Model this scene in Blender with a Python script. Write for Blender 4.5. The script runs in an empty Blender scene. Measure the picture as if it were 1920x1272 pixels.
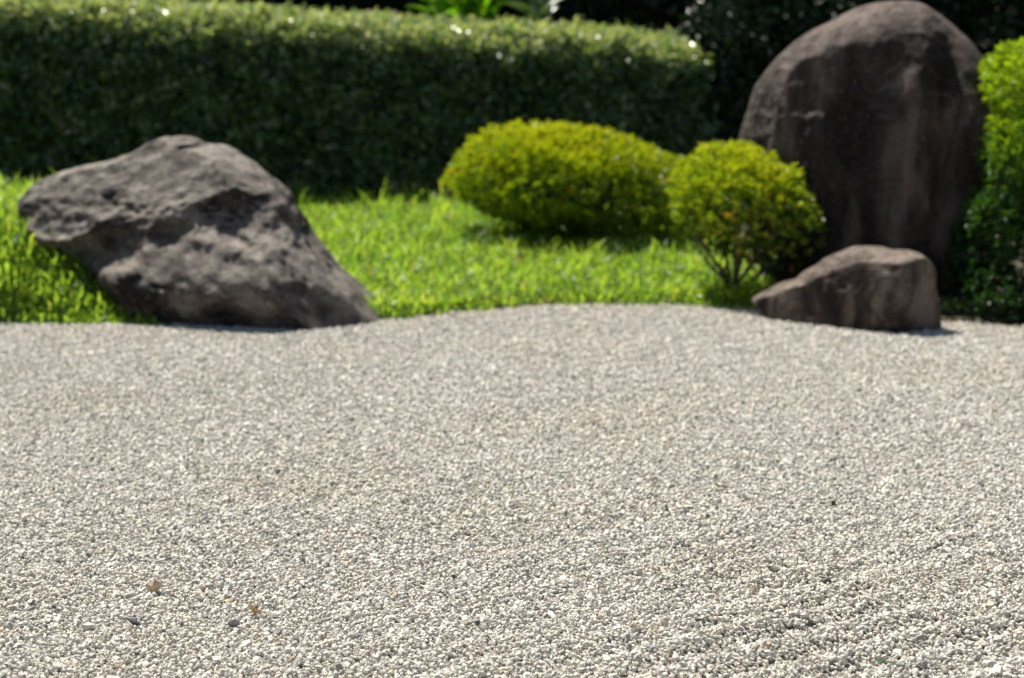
import bpy, bmesh, math, random
import numpy as np
from mathutils import Vector, Matrix
random.seed(7)
rng = np.random.default_rng(7)
R = math.radians
scene = bpy.context.scene

# ------------------------------------------------------------------ camera
CAM_H, PITCH, FPX = 1.08, R(8.23), 4533.0
cam_d = bpy.data.cameras.new('camera')
cam = bpy.data.objects.new('camera', cam_d)
scene.collection.objects.link(cam)
cam.location = (0, 0, CAM_H)
cam.rotation_euler = (R(90) - PITCH, 0, 0)
cam_d.sensor_width = 36.0
cam_d.lens = 85.0
cam_d.clip_start = 0.05
cam_d.clip_end = 600
cam_d.dof.use_dof = True
cam_d.dof.focus_distance = 4.25
cam_d.dof.aperture_fstop = 4.6
cam_d.dof.aperture_blades = 0
scene.camera = cam

# ------------------------------------------------------------------ world, sun
SUN_EL, SUN_AZ = R(60), R(-38)       # azimuth from +Y towards +X (negative = left)
world = bpy.data.worlds.new('World')
scene.world = world
world.use_nodes = True
wn = world.node_tree
wn.nodes.clear()
wo = wn.nodes.new('ShaderNodeOutputWorld')
bg = wn.nodes.new('ShaderNodeBackground')
sk = wn.nodes.new('ShaderNodeTexSky')
sk.sky_type = 'NISHITA'
sk.sun_disc = False
sk.sun_elevation = SUN_EL
sk.sun_rotation = SUN_AZ
bg.inputs['Strength'].default_value = 0.055
wn.links.new(sk.outputs[0], bg.inputs[0])
wn.links.new(bg.outputs[0], wo.inputs[0])
sd = bpy.data.lights.new('sun', 'SUN')
sd.energy = 5.0
sd.angle = R(0.53)
sd.color = (1.0, 0.94, 0.83)
sun = bpy.data.objects.new('sun', sd)
scene.collection.objects.link(sun)
sdir = Vector((math.sin(SUN_AZ) * math.cos(SUN_EL), math.cos(SUN_AZ) * math.cos(SUN_EL), math.sin(SUN_EL)))
sun.rotation_euler = sdir.to_track_quat('Z', 'Y').to_euler()
sun.location = (-4, 6, 9)

scene.view_settings.view_transform = 'Standard'
scene.view_settings.look = 'None'
scene.view_settings.exposure = 0.72
scene.view_settings.gamma = 1.0
scene.cycles.max_bounces = 8
scene.cycles.transparent_max_bounces = 8
scene.cycles.use_denoising = True
scene.cycles.sample_clamp_indirect = 6

# ------------------------------------------------------------------ helpers
def at(px, py, Y):
    """world point seen at photo pixel (1920 wide) at world distance Y"""
    u = (px - 960) / FPX
    v = -(py - 636) / FPX
    d = Vector((u, math.cos(PITCH) + v * math.sin(PITCH), -math.sin(PITCH) + v * math.cos(PITCH)))
    t = Y / d.y
    return Vector((d.x * t, Y, CAM_H + d.z * t))

def ground_at(px, py, z=0.0):
    u = (px - 960) / FPX
    v = -(py - 636) / FPX
    d = Vector((u, math.cos(PITCH) + v * math.sin(PITCH), -math.sin(PITCH) + v * math.cos(PITCH)))
    t = (z - CAM_H) / d.z
    return Vector((d.x * t, d.y * t, z))

def _hash(ix, iy, iz, seed):
    n = (ix * 374761393 + iy * 668265263 + iz * 2147483647 + seed * 1274126177) & 0xffffffff
    n = ((n ^ (n >> 13)) * 1274126177) & 0xffffffff
    n = ((n ^ (n >> 16)) * 2246822519) & 0xffffffff
    return ((n ^ (n >> 15)) & 0xffffff) / float(0xffffff) * 2 - 1

def vnoise(p, seed=0):
    p = np.asarray(p, dtype=np.float64)
    i = np.floor(p).astype(np.int64)
    f = p - i
    f = f * f * f * (f * (f * 6 - 15) + 10)
    r = 0
    for dx in (0, 1):
        wx = f[:, 0] if dx else 1 - f[:, 0]
        for dy in (0, 1):
            wy = f[:, 1] if dy else 1 - f[:, 1]
            for dz in (0, 1):
                wz = f[:, 2] if dz else 1 - f[:, 2]
                r = r + wx * wy * wz * _hash(i[:, 0] + dx, i[:, 1] + dy, i[:, 2] + dz, seed)
    return r

def fbm(p, freq=1.0, octs=4, seed=0, gain=0.5, ridged=False):
    p = np.asarray(p) * freq
    a, s, t = 1.0, 0.0, 0.0
    for k in range(octs):
        n = vnoise(p + 17.3 * k, seed + k)
        if ridged:
            n = 1 - 2 * np.abs(n)
        s = s + a * n
        t += a
        a *= gain
        p = p * 2.03
    return s / t

def sstep(x):
    x = np.clip(x, 0, 1)
    return x * x * (3 - 2 * x)

def mesh_np(name, verts, faces, attrs=None, smooth=False):
    """faces: (n,k) int array"""
    me = bpy.data.meshes.new(name)
    verts = np.ascontiguousarray(verts, dtype=np.float32)
    faces = np.ascontiguousarray(faces, dtype=np.int32)
    n, k = faces.shape
    me.vertices.add(len(verts))
    me.vertices.foreach_set('co', verts.ravel())
    me.loops.add(n * k)
    me.loops.foreach_set('vertex_index', faces.ravel())
    me.polygons.add(n)
    me.polygons.foreach_set('loop_start', np.arange(0, n * k, k, dtype=np.int32))
    me.polygons.foreach_set('loop_total', np.full(n, k, dtype=np.int32))
    me.update(calc_edges=True)
    me.polygons.foreach_set('use_smooth', np.full(n, smooth, dtype=bool))
    for an, av in (attrs or {}).items():
        a = me.attributes.new(an, 'FLOAT', 'POINT')
        a.data.foreach_set('value', np.ascontiguousarray(av, dtype=np.float32))
    me.validate()
    return me

def tag(o, label=None, cat=None, group=None, kind=None):
    if label: o['label'] = label
    if cat: o['category'] = cat
    if group: o['group'] = group
    if kind: o['kind'] = kind
    return o

def obj(name, me, mat=None, parent=None, loc=None):
    o = bpy.data.objects.new(name, me)
    scene.collection.objects.link(o)
    if mat and me is not None:
        me.materials.clear()
        me.materials.append(mat)
    if parent: o.parent = parent
    if loc is not None: o.location = loc
    return o

def empty(name, loc):
    o = bpy.data.objects.new(name, None)
    o.empty_display_size = 0.1
    scene.collection.objects.link(o)
    o.location = loc
    return o

def tube(pts, radii, sides=7):
    pts = [Vector(p) for p in pts]
    V, F = [], []
    n = len(pts)
    for i, p in enumerate(pts):
        d = (pts[min(i + 1, n - 1)] - pts[max(i - 1, 0)]).normalized()
        a = d.orthogonal().normalized()
        if i:
            a = (prev - d * prev.dot(d)).normalized()
        prev = a
        b = d.cross(a)
        for k in range(sides):
            t = 2 * math.pi * k / sides
            V.append(p + (a * math.cos(t) + b * math.sin(t)) * radii[i])
    for i in range(n - 1):
        for k in range(sides):
            k2 = (k + 1) % sides
            F.append((i * sides + k, i * sides + k2, (i + 1) * sides + k2, (i + 1) * sides + k))
    me = [tuple(v) for v in V], F
    return me

def tubes_mesh(name, list_vf, smooth=True):
    V, F = [], []
    for v, f in list_vf:
        o = len(V)
        V += v
        F += [tuple(i + o for i in q) for q in f]
    me = bpy.data.meshes.new(name)
    me.from_pydata(V, [], F)
    for p in me.polygons: p.use_smooth = smooth
    return me

# ------------------------------------------------------------------ materials
class NT:
    def __init__(s, name):
        s.m = bpy.data.materials.new(name)
        s.m.use_nodes = True
        s.t = s.m.node_tree
        s.t.nodes.clear()
        s.out = s.n('ShaderNodeOutputMaterial')
    def n(s, typ, **kw):
        nd = s.t.nodes.new(typ)
        for k, v in kw.items():
            if k.startswith('i_'):
                nd.inputs[k[2:]].default_value = v
            else:
                setattr(nd, k, v)
        return nd
    def l(s, a, b): s.t.links.new(a, b)
    def ramp(s, fac, stops, interp='LINEAR'):
        r = s.n('ShaderNodeValToRGB')
        r.color_ramp.interpolation = interp
        e = r.color_ramp.elements
        while len(e) < len(stops): e.new(0.5)
        for el, (p, c) in zip(e, stops):
            el.position = p
            el.color = (*c, 1) if len(c) == 3 else c
        s.l(fac, r.inputs[0])
        return r.outputs[0]
    def noise(s, vec, scale, detail=4, rough=0.55, dist=0.0):
        n = s.n('ShaderNodeTexNoise')
        n.inputs['Scale'].default_value = scale
        n.inputs['Detail'].default_value = detail
        n.inputs['Roughness'].default_value = rough
        n.inputs['Distortion'].default_value = dist
        if vec is not None: s.l(vec, n.inputs['Vector'])
        return n.outputs['Fac']
    def mixc(s, fac, a, b, mode='MIX'):
        m = s.n('ShaderNodeMix', data_type='RGBA', blend_type=mode)
        for sock, v in ((m.inputs[0], fac), (m.inputs[6], a), (m.inputs[7], b)):
            if isinstance(v, (int, float)): sock.default_value = v
            elif isinstance(v, tuple): sock.default_value = (*v, 1) if len(v) == 3 else v
            else: s.l(v, sock)
        return m.outputs[2]
    def math(s, op, a, b=0.0):
        m = s.n('ShaderNodeMath', operation=op)
        for sock, v in ((m.inputs[0], a), (m.inputs[1], b)):
            if isinstance(v, (int, float)): sock.default_value = v
            else: s.l(v, sock)
        return m.outputs[0]

def leaf_mat(name, stops, transl, rough=0.4, spec=0.5, tr_gain=(1.3, 1.35, 0.5)):
    t = NT(name)
    a = t.n('ShaderNodeAttribute', attribute_name='tint')
    col = t.ramp(a.outputs['Fac'], stops)
    p = t.n('ShaderNodeBsdfPrincipled')
    p.inputs['Roughness'].default_value = rough
    p.inputs['Specular IOR Level'].default_value = spec
    t.l(col, p.inputs['Base Color'])
    tr = t.n('ShaderNodeBsdfTranslucent')
    tc = t.mixc(1.0, col, tr_gain, 'MULTIPLY')
    t.l(tc, tr.inputs['Color'])
    mx = t.n('ShaderNodeMixShader')
    mx.inputs[0].default_value = transl
    t.l(p.outputs[0], mx.inputs[1])
    t.l(tr.outputs[0], mx.inputs[2])
    t.l(mx.outputs[0], t.out.inputs[0])
    return t.m

M = {}
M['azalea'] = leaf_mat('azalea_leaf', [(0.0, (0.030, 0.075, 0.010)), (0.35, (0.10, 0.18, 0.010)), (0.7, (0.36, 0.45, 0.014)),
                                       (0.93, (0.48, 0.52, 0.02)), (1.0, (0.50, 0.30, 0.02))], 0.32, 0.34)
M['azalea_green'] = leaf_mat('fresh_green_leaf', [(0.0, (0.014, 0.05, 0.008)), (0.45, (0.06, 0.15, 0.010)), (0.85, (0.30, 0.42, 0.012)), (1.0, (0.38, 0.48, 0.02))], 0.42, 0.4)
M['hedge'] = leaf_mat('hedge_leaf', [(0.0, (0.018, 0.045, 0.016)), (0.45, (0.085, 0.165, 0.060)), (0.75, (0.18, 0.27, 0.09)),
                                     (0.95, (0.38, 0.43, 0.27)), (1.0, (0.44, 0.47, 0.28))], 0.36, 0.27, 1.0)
M['dark_leaf'] = leaf_mat('dark_evergreen_leaf', [(0.0, (0.008, 0.02, 0.01)), (0.6, (0.018, 0.042, 0.016)), (1.0, (0.05, 0.08, 0.02))], 0.08, 0.35, 0.5)
M['grass'] = leaf_mat('grass_blade', [(0.0, (0.10, 0.22, 0.010)), (0.5, (0.27, 0.41, 0.09)), (0.85, (0.42, 0.53, 0.13)),
                                      (0.95, (0.38, 0.42, 0.12)), (1.0, (0.45, 0.36, 0.18))], 0.66, 0.38, 0.5, (1.2, 1.25, 0.4))
M['broad'] = leaf_mat('broad_leaf', [(0.0, (0.12, 0.30, 0.015)), (1.0, (0.24, 0.42, 0.02))], 0.5, 0.35)
M['broad_grey'] = leaf_mat('broad_grey_leaf', [(0.0, (0.07, 0.14, 0.06)), (1.0, (0.13, 0.20, 0.11))], 0.15, 0.3)

def bark_mat():
    t = NT('bark')
    tc = t.n('ShaderNodeTexCoord')
    n = t.noise(tc.outputs['Object'], 60, 5)
    c = t.ramp(n, [(0.3, (0.035, 0.025, 0.018)), (0.7, (0.13, 0.10, 0.075))])
    p = t.n('ShaderNodeBsdfPrincipled', i_Roughness=0.9)
    t.l(c, p.inputs['Base Color'])
    b = t.n('ShaderNodeBump', i_Strength=0.6, i_Distance=0.004)
    t.l(n, b.inputs['Height'])
    t.l(b.outputs[0], p.inputs['Normal'])
    t.l(p.outputs[0], t.out.inputs[0])
    return t.m
M['bark'] = bark_mat()

def soil_mat():
    t = NT('soil')
    tc = t.n('ShaderNodeTexCoord')
    n = t.noise(tc.outputs['Object'], 9, 6, 0.65)
    n2 = t.noise(tc.outputs['Object'], 90, 4)
    c = t.ramp(n, [(0.3, (0.022, 0.018, 0.010)), (0.55, (0.04, 0.036, 0.016)), (0.75, (0.05, 0.055, 0.016))])
    c = t.mixc(t.math('MULTIPLY', n2, 0.6), c, (0.05, 0.035, 0.02))
    p = t.n('ShaderNodeBsdfPrincipled', i_Roughness=0.95)
    t.l(c, p.inputs['Base Color'])
    b = t.n('ShaderNodeBump', i_Strength=0.8, i_Distance=0.01)
    t.l(n2, b.inputs['Height'])
    t.l(b.outputs[0], p.inputs['Normal'])
    t.l(p.outputs[0], t.out.inputs[0])
    return t.m
M['soil'] = soil_mat()

def gravel_bed_mat():
    t = NT('gravel_bed')
    tc = t.n('ShaderNodeTexCoord')
    v = t.n('ShaderNodeTexVoronoi', i_Scale=110.0)
    t.l(tc.outputs['Object'], v.inputs['Vector'])
    c = t.ramp(v.outputs['Distance'], [(0.0, (0.50, 0.48, 0.44)), (0.45, (0.40, 0.38, 0.33)), (0.8, (0.16, 0.14, 0.11))])  # shade between the stones painted in as dark cell edges
    p = t.n('ShaderNodeBsdfPrincipled', i_Roughness=0.9)
    t.l(c, p.inputs['Base Color'])
    b = t.n('ShaderNodeBump', i_Strength=1.0, i_Distance=0.004, invert=True)
    t.l(v.outputs['Distance'], b.inputs['Height'])
    t.l(b.outputs[0], p.inputs['Normal'])
    t.l(p.outputs[0], t.out.inputs[0])
    return t.m
M['bed'] = gravel_bed_mat()

def pebble_mat():
    t = NT('pebble')
    a = t.n('ShaderNodeAttribute', attribute_name='tint', attribute_type='INSTANCER')
    tc = t.n('ShaderNodeTexCoord')
    col = t.ramp(a.outputs['Fac'], [(0.0, (0.10, 0.10, 0.105)), (0.035, (0.22, 0.215, 0.20)), (0.12, (0.34, 0.335, 0.31)),
                                    (0.35, (0.55, 0.53, 0.475)), (0.75, (0.69, 0.665, 0.595)), (0.93, (0.62, 0.56, 0.47)),
                                    (0.975, (0.45, 0.37, 0.26)), (1.0, (0.36, 0.22, 0.12))])
    off = t.n('ShaderNodeVectorMath', operation='ADD')
    cmb = t.n('ShaderNodeCombineXYZ')
    sc = t.math('MULTIPLY', a.outputs['Fac'], 371.0)
    for k in range(3): t.l(sc, cmb.inputs[k])
    t.l(tc.outputs['Object'], off.inputs[0])
    t.l(cmb.outputs[0], off.inputs[1])
    n = t.noise(off.outputs[0], 2.2, 3, 0.6)
    c = t.mixc(t.math('MULTIPLY', t.ramp(n, [(0.5, (0, 0, 0)), (0.72, (1, 1, 1))]), 0.55), col, (0.26, 0.25, 0.235))
    # broad warm staining towards the lawn edge and in drifts
    geo = t.n('ShaderNodeNewGeometry')
    w = t.noise(geo.outputs['Position'], 1.3, 3, 0.6)
    c = t.mixc(t.math('MULTIPLY', t.ramp(w, [(0.45, (0, 0, 0)), (0.7, (1, 1, 1))]), 0.30), c, (0.90, 0.84, 0.72), 'MULTIPLY')
    p = t.n('ShaderNodeBsdfPrincipled', i_Roughness=0.62)
    p.inputs['Specular IOR Level'].default_value = 0.35
    t.l(c, p.inputs['Base Color'])
    t.l(p.outputs[0], t.out.inputs[0])
    return t.m
M['pebble'] = pebble_mat()

def rock_mat(name, base, light, dark, streak=1.0, up_light=0.7, scale=1.0, bumpd=0.02):
    t = NT(name)
    tc = t.n('ShaderNodeTexCoord')
    mp = t.n('ShaderNodeMapping')
    mp.inputs['Scale'].default_value = (1, 1, streak)
    t.l(tc.outputs['Object'], mp.inputs['Vector'])
    n1 = t.noise(mp.outputs[0], 5 * scale, 6, 0.6, 0.4)
    n2 = t.noise(tc.outputs['Object'], 22 * scale, 6, 0.65)
    n3 = t.noise(tc.outputs['Object'], 120 * scale, 4, 0.6)
    n4 = t.noise(mp.outputs[0], 11 * scale, 5, 0.6, 0.8)
    c = t.ramp(n1, [(0.40, dark), (0.5, base), (0.62, tuple(0.6 * b + 0.4 * l for b, l in zip(base, light)))])
    c = t.mixc(t.ramp(n4, [(0.55, (0, 0, 0)), (0.72, (0.75, 0.75, 0.75))]), c, dark)
    geo = t.n('ShaderNodeNewGeometry')
    sx = t.n('ShaderNodeSeparateXYZ')
    t.l(geo.outputs['Normal'], sx.inputs[0])
    # pale lichen and painted sunlight on faces that look upward, broken up by noise
    up = t.math('MULTIPLY', t.ramp(sx.outputs[2], [(0.35, (0, 0, 0)), (0.95, (1, 1, 1))]),
                t.ramp(n2, [(0.36, (0.15, 0.15, 0.15)), (0.62, (1, 1, 1))]))
    c = t.mixc(t.math('MULTIPLY', up, up_light), c, light)
    c = t.mixc(t.ramp(n3, [(0.30, (0.55, 0.55, 0.55)), (0.5, (0, 0, 0))]), c, dark)
    c = t.mixc(t.ramp(n3, [(0.58, (0, 0, 0)), (0.72, (0.55, 0.55, 0.55))]), c, light)
    p = t.n('ShaderNodeBsdfPrincipled', i_Roughness=0.8)
    p.inputs['Specular IOR Level'].default_value = 0.2
    t.l(c, p.inputs['Base Color'])
    h = t.math('ADD', t.math('MULTIPLY', n2, 1.0), t.math('MULTIPLY', n3, 0.3))
    b = t.n('ShaderNodeBump', i_Strength=0.9, i_Distance=bumpd)
    t.l(h, b.inputs['Height'])
    t.l(b.outputs[0], p.inputs['Normal'])
    t.l(p.outputs[0], t.out.inputs[0])
    return t.m
M['rock_big'] = rock_mat('boulder_rock', (0.062, 0.049, 0.046), (0.36, 0.33, 0.285), (0.012, 0.010, 0.011), 1.0, 0.85)
M['rock_tall'] = rock_mat('standing_stone_rock', (0.034, 0.026, 0.023), (0.27, 0.215, 0.19), (0.012, 0.009, 0.008), 0.38, 0.85)
M['rock_small'] = rock_mat('low_rock', (0.058, 0.041, 0.033), (0.38, 0.31, 0.26), (0.014, 0.010, 0.008), 0.5, 0.7, 1.6)

def plain(name, col, rough=0.8, var=0.3, scale=200):
    t = NT(name)
    tc = t.n('ShaderNodeTexCoord')
    n = t.noise(tc.outputs['Object'], scale, 4)
    d = tuple(c * (1 - var) for c in col)
    l = tuple(min(1, c * (1 + var)) for c in col)
    c = t.ramp(n, [(0.3, d), (0.7, l)])
    p = t.n('ShaderNodeBsdfPrincipled', i_Roughness=rough)
    t.l(c, p.inputs['Base Color'])
    t.l(p.outputs[0], t.out.inputs[0])
    return t.m

# ------------------------------------------------------------------ terrain
EDGE = [(-900, 600), (0, 607), (290, 611), (340, 602), (400, 600), (700, 602), (850, 588), (1050, 573), (1250, 573), (1400, 583),
        (1500, 592), (1760, 607), (1920, 614), (2500, 640)]
EP = [ground_at(px, py) for px, py in EDGE]
EX = np.array([p.x for p in EP])
EY = np.array([p.y for p in EP])

def edge_y(x):
    x = np.asarray(x, dtype=float)
    w = 0.018 * np.sin(x * 9.1 + 1) + 0.012 * np.sin(x * 23.0)
    return np.interp(x, EX, EY) + w

def terrain(x, y):
    x = np.asarray(x, dtype=float); y = np.asarray(y, dtype=float)
    t = y - edge_y(x)
    lawn = 1 - sstep((x - 0.25) / 0.9)
    z = (0.045 + 0.045 * lawn) * sstep(t / 2.4)
    z = z + 0.25 * sstep((-1.03 - x) / 0.66) * sstep((t + 0.05) / 0.42) * (t > 0) * (1 - sstep((y - 8.9) / 1.6))
    z = z + 0.012 * lawn * sstep(t / 0.08)
    z = z + 0.01 * np.sin(x * 5 + y * 3) * np.sin(y * 4.1) * sstep(t / 0.5) * (y < 14)
    return np.where(t > 0, z, -0.035 + 0.035 * sstep((t + 0.06) / 0.06))

gx = np.concatenate([-np.geomspace(300, 6.2, 14), np.linspace(-6, 6, 241), np.geomspace(6.2, 300, 14)])
gy = np.concatenate([-np.geomspace(200, 2, 10), np.linspace(0, 6.9, 12), np.linspace(7, 13, 181), np.geomspace(13.2, 400, 16)])
X, Y = np.meshgrid(gx, gy)
Z = terrain(X.ravel(), Y.ravel())
nx, ny = len(gx), len(gy)
def grid_faces(nx, ny):
    i = np.arange((nx - 1) * (ny - 1))
    a = (i // (nx - 1)) * nx + i % (nx - 1)
    return np.stack([a, a + 1, a + nx + 1, a + nx], 1)
ground = obj('ground', mesh_np('ground', np.stack([X.ravel(), Y.ravel(), Z], 1), grid_faces(nx, ny), smooth=True), M['soil'])
tag(ground, kind='structure')

# gravel bed with raked furrows
RA = R(40)
def rake(x, y):
    x = np.asarray(x); y = np.asarray(y)
    perp = -x * math.sin(RA) + y * math.cos(RA)
    perp = perp + 0.05 * (x * math.cos(RA) + y * math.sin(RA) - 3.0) ** 2 * 0.5
    perp = perp + 0.012 * vnoise(np.stack([x * 6, y * 6, 0 * x], -1).reshape(-1, 3), 60).reshape(x.shape)
    per = 0.112
    w = np.cos(2 * np.pi * perp / per)
    m = sstep((x + 0.55) / 0.9) * (0.14 + 0.86 * (1 - sstep((y - 3.9) / 1.2)))
    m = np.maximum(m, 0.10)
    broad = 0.004 * vnoise(np.stack([x * 2.2, y * 1.6, 0 * x], -1).reshape(-1, 3), 3).reshape(x.shape)
    fade = sstep((edge_y(x) - y) / 0.25)
    mod = 0.75 + 0.6 * vnoise(np.stack([x * 5, y * 5, 0 * x], -1).reshape(-1, 3), 61).reshape(x.shape)
    return (0.0094 * w * m * mod + broad) * fade

bx = np.concatenate([[-40, -12, -6], np.linspace(-3.6, 3.6, 241), [6, 12, 40]])
bt = np.concatenate([[-14, -4, 0, 2], np.linspace(2.4, 1, 2)[:0], np.linspace(2.5, 8.6, 0)])
V = []
ts = np.linspace(0, 1, 200)
NX = len(bx)
rows = []
ey = edge_y(bx)
for yy in (-14, -4, 0):
    rows.append(np.stack([bx, np.full(NX, float(yy)), np.full(NX, -0.004)], 1))
for t in ts:
    y = 2.2 + (ey - 2.2) * t
    rows.append(np.stack([bx, y, rake(bx, y) - 0.004], 1))
bed = obj('gravel_bed', mesh_np('gravel_bed', np.concatenate(rows), grid_faces(NX, len(rows)), smooth=True), M['bed'])
tag(bed, kind='structure')

# ------------------------------------------------------------------ gravel pebbles (instanced)
def hull_pebble(seed, n=15, flat=0.7, angular=0.25):
    r = random.Random(seed)
    bm = bmesh.new()
    sx, sy, sz = 1.0, r.uniform(0.62, 0.95), r.uniform(0.5, 0.8)
    for k in range(n):
        z = 1 - 2 * (k + 0.5) / n
        a = k * 2.39996 + r.uniform(-0.5, 0.5)
        q = math.sqrt(max(0, 1 - z * z))
        s = r.uniform(1 - angular, 1.08)
        bm.verts.new((q * math.cos(a) * sx * s, q * math.sin(a) * sy * s, z * sz * s))
    ret = bmesh.ops.convex_hull(bm, input=bm.verts)
    junk = [e for e in ret['geom_interior'] + ret['geom_unused'] if isinstance(e, bmesh.types.BMVert)]
    if junk: bmesh.ops.delete(bm, geom=list(set(junk)), context='VERTS')
    me = bpy.data.meshes.new('pebble')
    bm.to_mesh(me); bm.free()
    return me

pcol = bpy.data.collections.new('pebble_kinds')
for k in range(14):
    me = hull_pebble(100 + k, random.choice((9, 11, 14, 17)), angular=random.uniform(0.15, 0.42))
    me.materials.append(M['pebble'])
    o = bpy.data.objects.new('pebble', me)
    pcol.objects.link(o)

SP = 0.0079
def pebble_points():
    out = []
    ys = np.arange(2.9, 8.5, SP)
    for y in ys:
        hw = 0.2275 * y + (0.75 if y < 7 else 0.75)
        xs = np.arange(-hw, hw, SP)
        out.append(np.stack([xs, np.full(len(xs), y)], 1))
    p = np.concatenate(out)
    p = p + rng.uniform(-0.62, 0.62, p.shape) * SP
    ed = edge_y(p[:, 0]) + rng.normal(0, 0.022, len(p))
    return p[p[:, 1] < ed]
pp = pebble_points()
N = len(pp)
size = np.clip(np.exp(rng.normal(math.log(0.0050), 0.30, N)), 0.0026, 0.0115)
big = rng.random(N) < 0.006
size[big] *= rng.uniform(1.2, 1.55, big.sum())
pz = rake(pp[:, 0], pp[:, 1]) + rng.uniform(-0.0042, 0.0042, N) + (0.0052 - size) * 0.3 + 0.0015
tint = np.where(rng.random(N) < 0.05, rng.uniform(0.0, 0.14, N), np.clip(rng.normal(0.52, 0.24, N), 0.10, 0.91))
w = rng.random(N) < 0.035
tint[w] = rng.uniform(0.90, 0.985, w.sum())
ewarm = np.exp(-np.clip(edge_y(pp[:, 0]) - pp[:, 1], 0, 9) / 0.12)
w = rng.random(N) < 0.35 * ewarm * (pp[:, 0] > -0.5)
tint[w] = rng.uniform(0.90, 1.0, w.sum())
pm = bpy.data.meshes.new('gravel')
pm.vertices.add(N)
pm.vertices.foreach_set('co', np.stack([pp[:, 0], pp[:, 1], pz], 1).astype(np.float32).ravel())
def addv(name, arr, typ):
    a = pm.attributes.new(name, typ, 'POINT')
    a.data.foreach_set('vector' if typ == 'FLOAT_VECTOR' else 'value', np.ascontiguousarray(arr).ravel())
addv('prot', rng.uniform(-3.14, 3.14, (N, 3)).astype(np.float32) * np.array([0.28, 0.28, 1], dtype=np.float32), 'FLOAT_VECTOR')
addv('pscl', (size[:, None] * rng.uniform(0.85, 1.2, (N, 3))).astype(np.float32), 'FLOAT_VECTOR')
addv('tint', tint.astype(np.float32), 'FLOAT')
addv('pidx', rng.integers(0, 14, N).astype(np.int32), 'INT')
gravel = obj('gravel', pm)
tag(gravel, 'pale grey white raked gravel covering the dry garden floor', 'gravel', kind='stuff')

ng = bpy.data.node_groups.new('scatter_pebbles', 'GeometryNodeTree')
ng.interface.new_socket('Geometry', in_out='INPUT', socket_type='NodeSocketGeometry')
ng.interface.new_socket('Geometry', in_out='OUTPUT', socket_type='NodeSocketGeometry')
gi = ng.nodes.new('NodeGroupInput'); go = ng.nodes.new('NodeGroupOutput')
m2p = ng.nodes.new('GeometryNodeMeshToPoints')
iop = ng.nodes.new('GeometryNodeInstanceOnPoints')
ci = ng.nodes.new('GeometryNodeCollectionInfo')
ci.inputs['Collection'].default_value = pcol
ci.inputs['Separate Children'].default_value = True
ci.inputs['Reset Children'].default_value = True
def named(n, t):
    a = ng.nodes.new('GeometryNodeInputNamedAttribute'); a.data_type = t
    a.inputs['Name'].default_value = n
    return a.outputs['Attribute']
e2r = ng.nodes.new('FunctionNodeEulerToRotation')
ng.links.new(gi.outputs[0], m2p.inputs[0])
ng.links.new(m2p.outputs[0], iop.inputs['Points'])
ng.links.new(ci.outputs[0], iop.inputs['Instance'])
iop.inputs['Pick Instance'].default_value = True
ng.links.new(named('pidx', 'INT'), iop.inputs['Instance Index'])
ng.links.new(named('prot', 'FLOAT_VECTOR'), e2r.inputs[0])
ng.links.new(e2r.outputs[0], iop.inputs['Rotation'])
ng.links.new(named('pscl', 'FLOAT_VECTOR'), iop.inputs['Scale'])
ng.links.new(iop.outputs[0], go.inputs[0])
md = gravel.modifiers.new('scatter', 'NODES')
md.node_group = ng

# ------------------------------------------------------------------ star shaped solids from measured outlines
def outline_fn(pts_px, c_px, Yc):
    """radius (m) as a function of the angle in the upright plane at distance Yc"""
    c = at(c_px[0], c_px[1], Yc)
    ang, rad = [], []
    for px, py in pts_px:
        q = at(px, py, Yc) - c
        ang.append(math.atan2(q.z, q.x)); rad.append(math.hypot(q.x, q.z))
    o = np.argsort(ang)
    ang = np.array(ang)[o]; rad = np.array(rad)[o]
    A = np.concatenate([ang - 2 * np.pi, ang, ang + 2 * np.pi]); Rr = np.tile(rad, 3)
    g = np.linspace(-np.pi, np.pi, 721)
    v = np.interp(g, A, Rr)
    k = np.exp(-np.linspace(-2, 2, 13) ** 2); k /= k.sum()
    v = np.convolve(np.concatenate([v[-7:-1], v, v[1:7]]), k, 'valid')
    return c, (lambda th: np.interp(th, g, v))

def ico(sub):
    bm = bmesh.new()
    bmesh.ops.create_icosphere(bm, subdivisions=sub, radius=1.0)
    V = np.array([v.co[:] for v in bm.verts]); F = np.array([[v.index for v in f.verts] for f in bm.faces])
    bm.free()
    return V, F

def star_points(U, rf, ay, q=1.0):
    """unit vectors -> points relative to centre; ay = depth radii (front, back)"""
    r = np.hypot(U[:, 0], U[:, 2])
    th = np.arctan2(U[:, 2], U[:, 0])
    rr = rf(th) * r ** q
    d = np.where(U[:, 1] < 0, ay[0], ay[1])
    return np.stack([rr * np.cos(th), U[:, 1] * d, rr * np.sin(th)], 1)

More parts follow.
